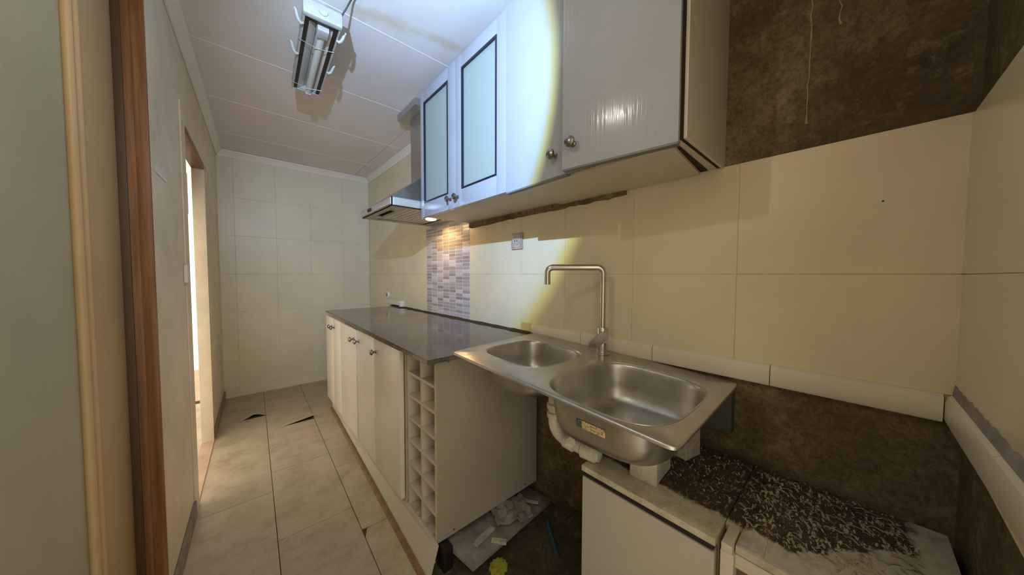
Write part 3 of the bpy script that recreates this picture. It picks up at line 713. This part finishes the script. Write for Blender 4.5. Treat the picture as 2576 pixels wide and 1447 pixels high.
stub = finish('lever_stub', lathe(bmesh.new(), [(0, .016), (.0165, .016)], c0+ld*.012, ld, 20), 'chrome', tp, 35)
bm = bmesh.new(); ax = (side*.72+Vector((0, 0, -.70))).normalized(); bx_ = ax.cross(ld).normalized(); r_ = .0185
cc = c0+ld*.034+side*.012+Vector((0, 0, .0)); pts = []
for s_, sg in ((.034, 1), (-.018, -1)):
    for k in range(9):
        th = -math.pi/2+math.pi*k/8
        pts.append(cc+ax*(s_+sg*r_*math.cos(th))+bx_*(r_*math.sin(th)*sg))
a = [bm.verts.new(p-ld*.006) for p in pts]; b = [bm.verts.new(p+ld*.006) for p in pts]; n = len(pts)
bm.faces.new(a); bm.faces.new(b[::-1])
for i in range(n): bm.faces.new((a[i], a[(i+1) % n], b[(i+1) % n], b[i]))
finish('lever', bm, 'knob', tp, 35)
# ------------------------------------------------------------------ low cabinets under and beside the sink
ZT = .600
l1 = thing('low_cabinet', 'low white cabinet with a black grip strip under the sink', 'cabinet', (.90, .335, 0))
X1, X2 = .722, 1.085
bm = bmesh.new(); y0, y1 = .172, .500
bx(bm, X1+.02, X2, y0, y0+.016, 0, ZT-.0165); bx(bm, X1+.02, X2, y1-.016, y1, 0, ZT-.0165); bx(bm, X2-.01, X2, y0+.016, y1-.016, 0, ZT-.0165)
finish('carcass', bm, 'laminate', l1)
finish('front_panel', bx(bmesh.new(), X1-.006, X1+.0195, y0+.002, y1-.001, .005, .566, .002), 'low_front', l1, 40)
finish('grip_strip', bx(bmesh.new(), X1-.004, X1+.0195, y0+.004, y1-.001, .567, .5825, .005), 'black', l1, 40)
finish('top_board', bx(bmesh.new(), X1-.010, X2, y0, y1, .5838, ZT, .002), 'rotten_board', l1, 40)
l2 = thing('low_cabinet', 'low white cabinet with a rotten top in the corner at the right', 'cabinet', (.90, .01, 0))
y0, y1 = -.146, .166
bm = bmesh.new(); bx(bm, X1+.03, X2, y0, y0+.016, 0, ZT-.0165); bx(bm, X2-.01, X2, y0+.016, y1-.02, 0, ZT-.0165)
finish('carcass', bm, 'laminate', l2)
finish('side_panel', bx(bmesh.new(), X1-.006, X2, y1-.024, y1-.002, 0, ZT-.017, .001), 'laminate', l2, 40)
finish('front_edge_post', bx(bmesh.new(), X1-.007, X1+.058, y1-.022, y1-.003, ZT-.0165, ZT+.0008, .002), 'laminate', l2, 40)
finish('front_rail', bx(bmesh.new(), X1+.004, X1+.03, y0, y1-.0245, .555, .582, .001), 'laminate', l2, 40)
finish('front_panel', bx(bmesh.new(), X1+.022, X1+.03, y0, y1-.0245, .01, .554), 'brown_panel', l2)
finish('top_board', bx(bmesh.new(), X1+.004, X2, y0, y1-.0245, .5838, ZT, .002), 'rotten_board', l2, 40)
finish('back_board', bx(bmesh.new(), X1+.0585, X2, y1-.0243, y1+.0045, .5838, ZT, .001), 'rotten_board', l2, 40)
finish('patch_plate', prism(bmesh.new(), [(X1+.006, .138), (X1+.05, .139), (X1+.078, .125), (X1+.06, .100), (X1+.008, .098)], ZT+.0002, ZT+.002), 'dirty_white', l2)
# flakes of board lying on the rotten tops
def flakes(parent, x0, x1, y0, y1, n, seed):
    rnd = random.Random(seed); bm = bmesh.new()
    for _ in range(n):
        x, y = rnd.uniform(x0, x1), rnd.uniform(y0, y1); a = rnd.gauss(.75, .6); L = rnd.uniform(.003, .015)*rnd.uniform(.4, 1)*(1 if n > 200 else .7); W_ = rnd.uniform(.0006, .0022)
        d = Vector((math.cos(a), math.sin(a), 0)); e = Vector((-d.y, d.x, 0)); z = ZT+.0008
        p = [Vector((x, y, z))-d*L, Vector((x, y, z+rnd.uniform(.001, .004)))+e*rnd.uniform(-.001, .001), Vector((x, y, z))+d*L]
        top = []; 
        for q in p: top.append((bm.verts.new(q-e*W_), bm.verts.new(q+e*W_)))
        for u, v in zip(top, top[1:]): bm.faces.new((u[0], v[0], v[1], u[1]))
    o = finish('board_flakes', bm, 'drip', parent); o['kind'] = 'stuff'; return o
flakes(l1, .83, 1.07, .18, .36, 130, 3); flakes(l2, .80, 1.06, -.10, .16, 380, 4)
# bricks that carry the sink
def brick(label, x0, x1, y0, y1, z0, z1, rz):
    bm = bx(bmesh.new(), x0, x1, y0, y1, z0, z1, .004, 2)
    for v in bm.verts: v.co += Vector((random.uniform(-1, 1), random.uniform(-1, 1), random.uniform(-1, 0)))*.0012
    xf(bm, about(((x0+x1)/2, (y0+y1)/2, 0), Matrix.Rotation(R(rz), 4, 'Z')))
    tag(finish('brick', bm, 'brick_white'), label, 'brick', 'bricks that prop the sink')
brick('pale brick propping the front of the right sink bowl', .772, .885, .322, .392, ZT+.001, .684, 4)
brick('pale brick half hidden behind the right sink bowl', .955, 1.03, .300, .345, ZT+.001, .684, -12)
tag(finish('board_offcut', xf(bx(bmesh.new(), .80, .88, .462, .468, ZT+.001, ZT+.03), about((.84, .465, .61), Matrix.Rotation(R(25), 4, 'Y'))), 'board_grey'), 'small grey board offcut on the low cabinet beneath the drain pipe', 'offcut')
# ------------------------------------------------------------------ things on the wall behind the sink
tag(box('slate_panel', 1.105, 1.1415, .236, .52, .655, .800, 'slate', None, .002), 'dark slate-grey panel fixed to the wall behind the sink', 'panel')
pp = finish('wall_pipe', tube(bmesh.new(), round_path([(1.125, .93, .44), (1.125, .93, .70), (1.125, 1.0, .705)], .02, 5), .0125, 12), 'pipe_dark', None, 50)
tag(pp, 'dark vertical pipe on the bare wall below the sink', 'pipe')
finish('pipe_cap', lathe(bmesh.new(), [(0, .012), (.004, .020), (.020, .020), (.024, .014)], (1.118, .93, .452), (0, -.3, -1), 14), 'pipe_dark', pp, 40)
tag(finish('supply_pipe', tube(bmesh.new(), [(1.126, 1.04, .742), (1.126, .70, .71)], .012, 12), 'pipe_dark', None, 50), 'dark horizontal pipe on the wall behind the drain', 'pipe')
tag(finish('wire', tube(bmesh.new(), [(1.122, .955, .72), (1.118, .953, .66), (1.12, .956, .62)], .002, 6), 'plastic_white', None, 50), 'thin white wire hanging beside the dark vertical pipe', 'wire')
# wall socket
so = thing('wall_socket', 'square silver wall socket between the mosaic and the tap', 'socket', (XW, 1.224, 1.323))
finish('frame', bx(bmesh.new(), XW-.010, XW-.0006, 1.181, 1.267, 1.279, 1.367, .004), 'socket_silver', so, 40)
finish('insert', bx(bmesh.new(), XW-.013, XW-.0101, 1.193, 1.255, 1.291, 1.355, .002), 'hood_light', so, 40)
finish('socket_ring', lathe(bmesh.new(), [(0, .026), (.003, .026), (.0035, .021), (.001, .019)], (XW-.0131, 1.224, 1.323), (-1, 0, 0), 24), 'socket_silver', so, 35)
finish('socket_well', lathe(bmesh.new(), [(0, .0185), (.0006, .0185)], (XW-.0132, 1.224, 1.323), (-1, 0, 0), 24), 'skirting_grey', so)
for dy in (-.009, .009): finish('socket_hole', lathe(bmesh.new(), [(0, .0035), (.0008, .0035)], (XW-.0139, 1.224+dy, 1.323), (-1, 0, 0), 10), 'black', so)
# old wall outlet and white conduit at the far end of the worktop
ou = thing('round_outlet', 'small round white outlet low on the far tiles above the worktop', 'outlet', (XW, 3.17, .935))
finish('cover', lathe(bmesh.new(), [(0, .034), (.012, .034), (.018, .028), (.019, .004)], (XW-.0005, 3.17, .935), (-1, 0, 0), 22), 'plastic_white', ou, 35)
finish('socket_well', lathe(bmesh.new(), [(0, .018), (.001, .018)], (XW-.020, 3.17, .935), (-1, 0, 0), 16), 'skirting_grey', ou)
cb = thing('cable_cover', 'short white cable cover on the wall at the far end of the worktop', 'conduit', (XW, 3.05, .86))
finish('cover', bx(bmesh.new(), XW-.022, XW-.0005, 2.80, 3.22, .848, .885, .003), 'plastic_white', cb, 40)
finish('end_piece', bx(bmesh.new(), XW-.040, XW-.0005, 2.770, 2.799, .8425, .895, .003), 'plastic_white', cb, 40)
# ------------------------------------------------------------------ ceiling lamp (open batten, tube in place)
P0 = Vector((.262, 1.395, 0)); P1 = Vector((.287, 1.985, 0)); LZ = 2.115
ux = (P1-P0).normalized(); LL = (P1-P0).length; us = Vector((ux.y, -ux.x, 0))
LM = Matrix(((us.x, ux.x, 0, P0.x), (us.y, ux.y, 0, P0.y), (0, 0, 1, LZ), (0, 0, 0, 1)))   # local x: side, y: along, z: up from the rim
la = thing('batten_lamp', 'white fluorescent batten lamp hanging open under the panelled ceiling', 'lamp', (.275, 1.69, ZC-.002))
def lpart(name, bm, mat, smooth=40, parent=None, label=None): return finish(name, xf(bm, LM), mat, parent or la, smooth, label)
hw = .062
bm = bmesh.new(); bx(bm, -hw, hw, 0, LL, .030, .054, .006); lpart('housing', bm, 'lamp_white')
bm = bmesh.new()
bx(bm, -hw, -hw+.006, 0, LL, 0, .030); bx(bm, hw-.006, hw, 0, LL, 0, .030); bx(bm, -hw+.006, hw-.006, LL-.006, LL, 0, .030)
lpart('rim', bm, 'lamp_white')
bm = bmesh.new(); bx(bm, -hw+.0062, -hw+.020, .02, LL-.0065, .002, .0298); bx(bm, hw-.020, hw-.0062, .02, LL-.0065, .002, .0298); bx(bm, -hw+.0202, hw-.0202, .012, .032, .002, .0298); lpart('gasket', bm, 'black')
bm = bmesh.new(); bx(bm, -hw-.004, hw+.004, -.014, .012, -.004, .052, .009); lpart('end_cap', bm, 'lamp_white', 40)
bm = bmesh.new(); lathe(bm, [(0, .015), (.005, .015), (.006, .011)], (.0, -.014, .024), (0, -1, 0), 20); lpart('cable_gland', bm, 'lamp_white', 40)
for sgn in (-1, 1):
    bm = hexa(bmesh.new(), [(sgn*.041, .035, .006), (sgn*.041, LL-.012, .006), (sgn*.012, LL-.012, .024), (sgn*.012, .035, .024)], [(sgn*.041, .035, .009), (sgn*.041, LL-.012, .009), (sgn*.012, LL-.012, .0275), (sgn*.012, .035, .0275)])
    lpart('reflector', bm, 'reflector', None)
bm = tube(bmesh.new(), [(.008, .06, .004), (.008, LL+.004, .004)], .0135, 18); lpart('fluorescent_tube', bm, 'tube', 40)
bm = bx(bmesh.new(), -.014, .026, .033, .085, -.016, .022, .004); lpart('tube_holder', bm, 'lamp_white', 40)
bm = bx(bmesh.new(), -.006, .022, LL-.008, LL+.016, -.012, .026, .006); lpart('tube_holder', bm, 'lamp_white', 40)
def clip(side, y):
    bm = tube(bmesh.new(), [(side*(hw-.004), y, -.002), (side*(hw+.004), y, -.006), (side*(hw+.012), y-.004, .0), (side*(hw+.018), y-.012, .010), (side*(hw+.022), y-.022, .022), (side*(hw+.027), y-.026, .026)], [.004, .006, .0065, .006, .0055, .004], 8)
    lpart('clip', bm, 'lamp_white', 50)
for s_, y in ((-1, .055), (-1, .265), (1, .075), (1, .33)): clip(s_, y)
for y in (.16, .52):
    bm = tube(bmesh.new(), [(-hw-.012, y-.02, .0), (-hw, y, -.003), (0, y+.004, -.012), (hw, y, -.003)], .0013, 6); lpart('guard_wire', bm, 'hood_light', 60)
for y in (.10, LL-.10): lpart('bracket', bx(bmesh.new(), -.02, .02, y-.012, y+.012, .0542, ZC-LZ-.0006), 'lamp_white', None)
tag(finish('lamp_cable', tube(bmesh.new(), [(.325, 1.392, 2.165), (.338, 1.375, 2.19), (.350, 1.355, 2.215), (.365, 1.30, 2.235), (.372, 1.24, 2.2365), (.378, 1.10, 2.2365)], .003, 8), 'pipe_dark', None, 60), 'thin dark cable running along the ceiling to the batten lamp', 'cable')
# ------------------------------------------------------------------ rubble on the bare floor under the sink
tag(finish('plaster_tray', xf(xf(bx(bmesh.new(), -.27, .25, -.095, .095, 0, .022, .004), Matrix.Rotation(R(5), 4, 'Y')), Matrix.Translation((.862, 1.025, .027)) @ Matrix.Rotation(R(8), 4, 'Z')), 'board_grey', None, 40), 'long grey slab lying under the bottle rack on the bare floor', 'slab')
rnd = random.Random(21); bm = bmesh.new(); nx, ny = 9, 7; gv = {}
for i in range(nx+1):
    for j in range(ny+1):
        u, v = i/nx-.5, j/ny-.5; hgt = .0795+rnd.uniform(-.005, .014)+.020*max(0, .5-abs(v))
        p = Vector((.895+u*.16+v*.05+rnd.uniform(-.006, .006), 1.015+v*.13-u*.05+rnd.uniform(-.006, .006), 0))
        gv[i, j] = (bm.verts.new(p+Vector((0, 0, hgt-.055*(u+.5)*.35))), bm.verts.new(p+Vector((0, 0, hgt-.055*(u+.5)*.35-.009))))
for i in range(nx):
    for j in range(ny):
        q = (gv[i, j], gv[i+1, j], gv[i+1, j+1], gv[i, j+1])
        bm.faces.new([t[0] for t in q]); bm.faces.new([t[1] for t in q[::-1]])
for i in range(nx):
    for j in (0, ny): bm.faces.new((gv[i, j][0], gv[i+1, j][0], gv[i+1, j][1], gv[i, j][1]))
for j in range(ny):
    for i in (0, nx): bm.faces.new((gv[i, j][0], gv[i, j+1][0], gv[i, j+1][1], gv[i, j][1]))
tag(finish('plastic_wrapping', bm, 'board_grey'), 'crumpled grey wrapping on top of the long grey slab', 'wrapping')
def strip(label, a, b, w_, h_, z=.0):
    a = Vector(a); b = Vector(b); d = (b-a).normalized(); s_ = Vector((-d.y, d.x, 0)).normalized()*w_/2; u = Vector((0, 0, h_))
    tag(finish('offcut_strip', hexa(bmesh.new(), [a-s_, a+s_, a+s_+u, a-s_+u], [b-s_, b+s_, b+s_+u, b-s_+u]), 'dirty_white'), label, 'offcut', 'strips on the grey slab')
strip('pale strip lying along the middle of the grey slab', (.665, .962, .069), (.775, .990, .059), .022, .010)
strip('pale tilted strip in front of the crumpled wrapping', (.735, .945, .057), (.775, .90, .057), .02, .010)
strip('white bent strip at the wall end of the grey slab', (.995, 1.03, .048), (1.04, .975, .044), .014, .006)
bm = bmesh.new(); pts = []
for k in range(48):
    th = 2*math.pi*k/48; rr = .034*(1+.09*math.cos(th*12)); pts.append((.722+rr*math.cos(th), .885+rr*.95*math.sin(th)))
prism(bm, pts, -.003, .010)
tag(finish('scalloped_sponge', bm, 'sponge', None, 20), 'yellow-green scalloped round sponge on the bare floor', 'sponge')
tag(finish('blue_hose', tube(bmesh.new(), round_path([(1.03, .905, .0055), (.995, .86, .0055), (.955, .80, .0055), (.935, .775, .0055)], .03, 5), .0085, 10), 'hose_blue', None, 60), 'short blue hose end lying on the bare floor by the wall', 'hose')
bm = bmesh.new(); n = 24; ring = []
for i in range(n+1):
    y = .51+.40*i/n; ring.append([bm.verts.new((1.075+random.uniform(-.012, .012), y, -.003)), bm.verts.new((1.12, y, -.003)), bm.verts.new((1.138, y, .05+random.uniform(-.012, .012))), bm.verts.new((1.085+random.uniform(-.012, .012), y, .030+random.uniform(-.01, .01)))])
for a, b in zip(ring, ring[1:]):
    for k in range(4): bm.faces.new((a[k], a[(k+1) % 4], b[(k+1) % 4], b[k]))
bm.faces.new(ring[0]); bm.faces.new(ring[-1][::-1])
tag(finish('rubble_ridge', bm, 'rough_floor'), 'ridge of broken mortar along the foot of the wall under the sink', 'rubble')
rnd = random.Random(5); bm = bmesh.new()
for _ in range(60):
    p = Vector((rnd.uniform(.62, 1.06), rnd.uniform(.62, .76), -.002)); s_ = rnd.uniform(.002, .007)
    r0 = bmesh.ops.create_icosphere(bm, subdivisions=1, radius=s_)
    for v in r0['verts']: v.co = v.co*rnd.uniform(.6, 1.1)+p
o = tag(finish('mortar_crumbs', bm, 'rough_floor'), 'loose mortar crumbs scattered on the bare floor beneath the sink', 'crumbs'); o['kind'] = 'stuff'
bpy.context.view_layer.update()
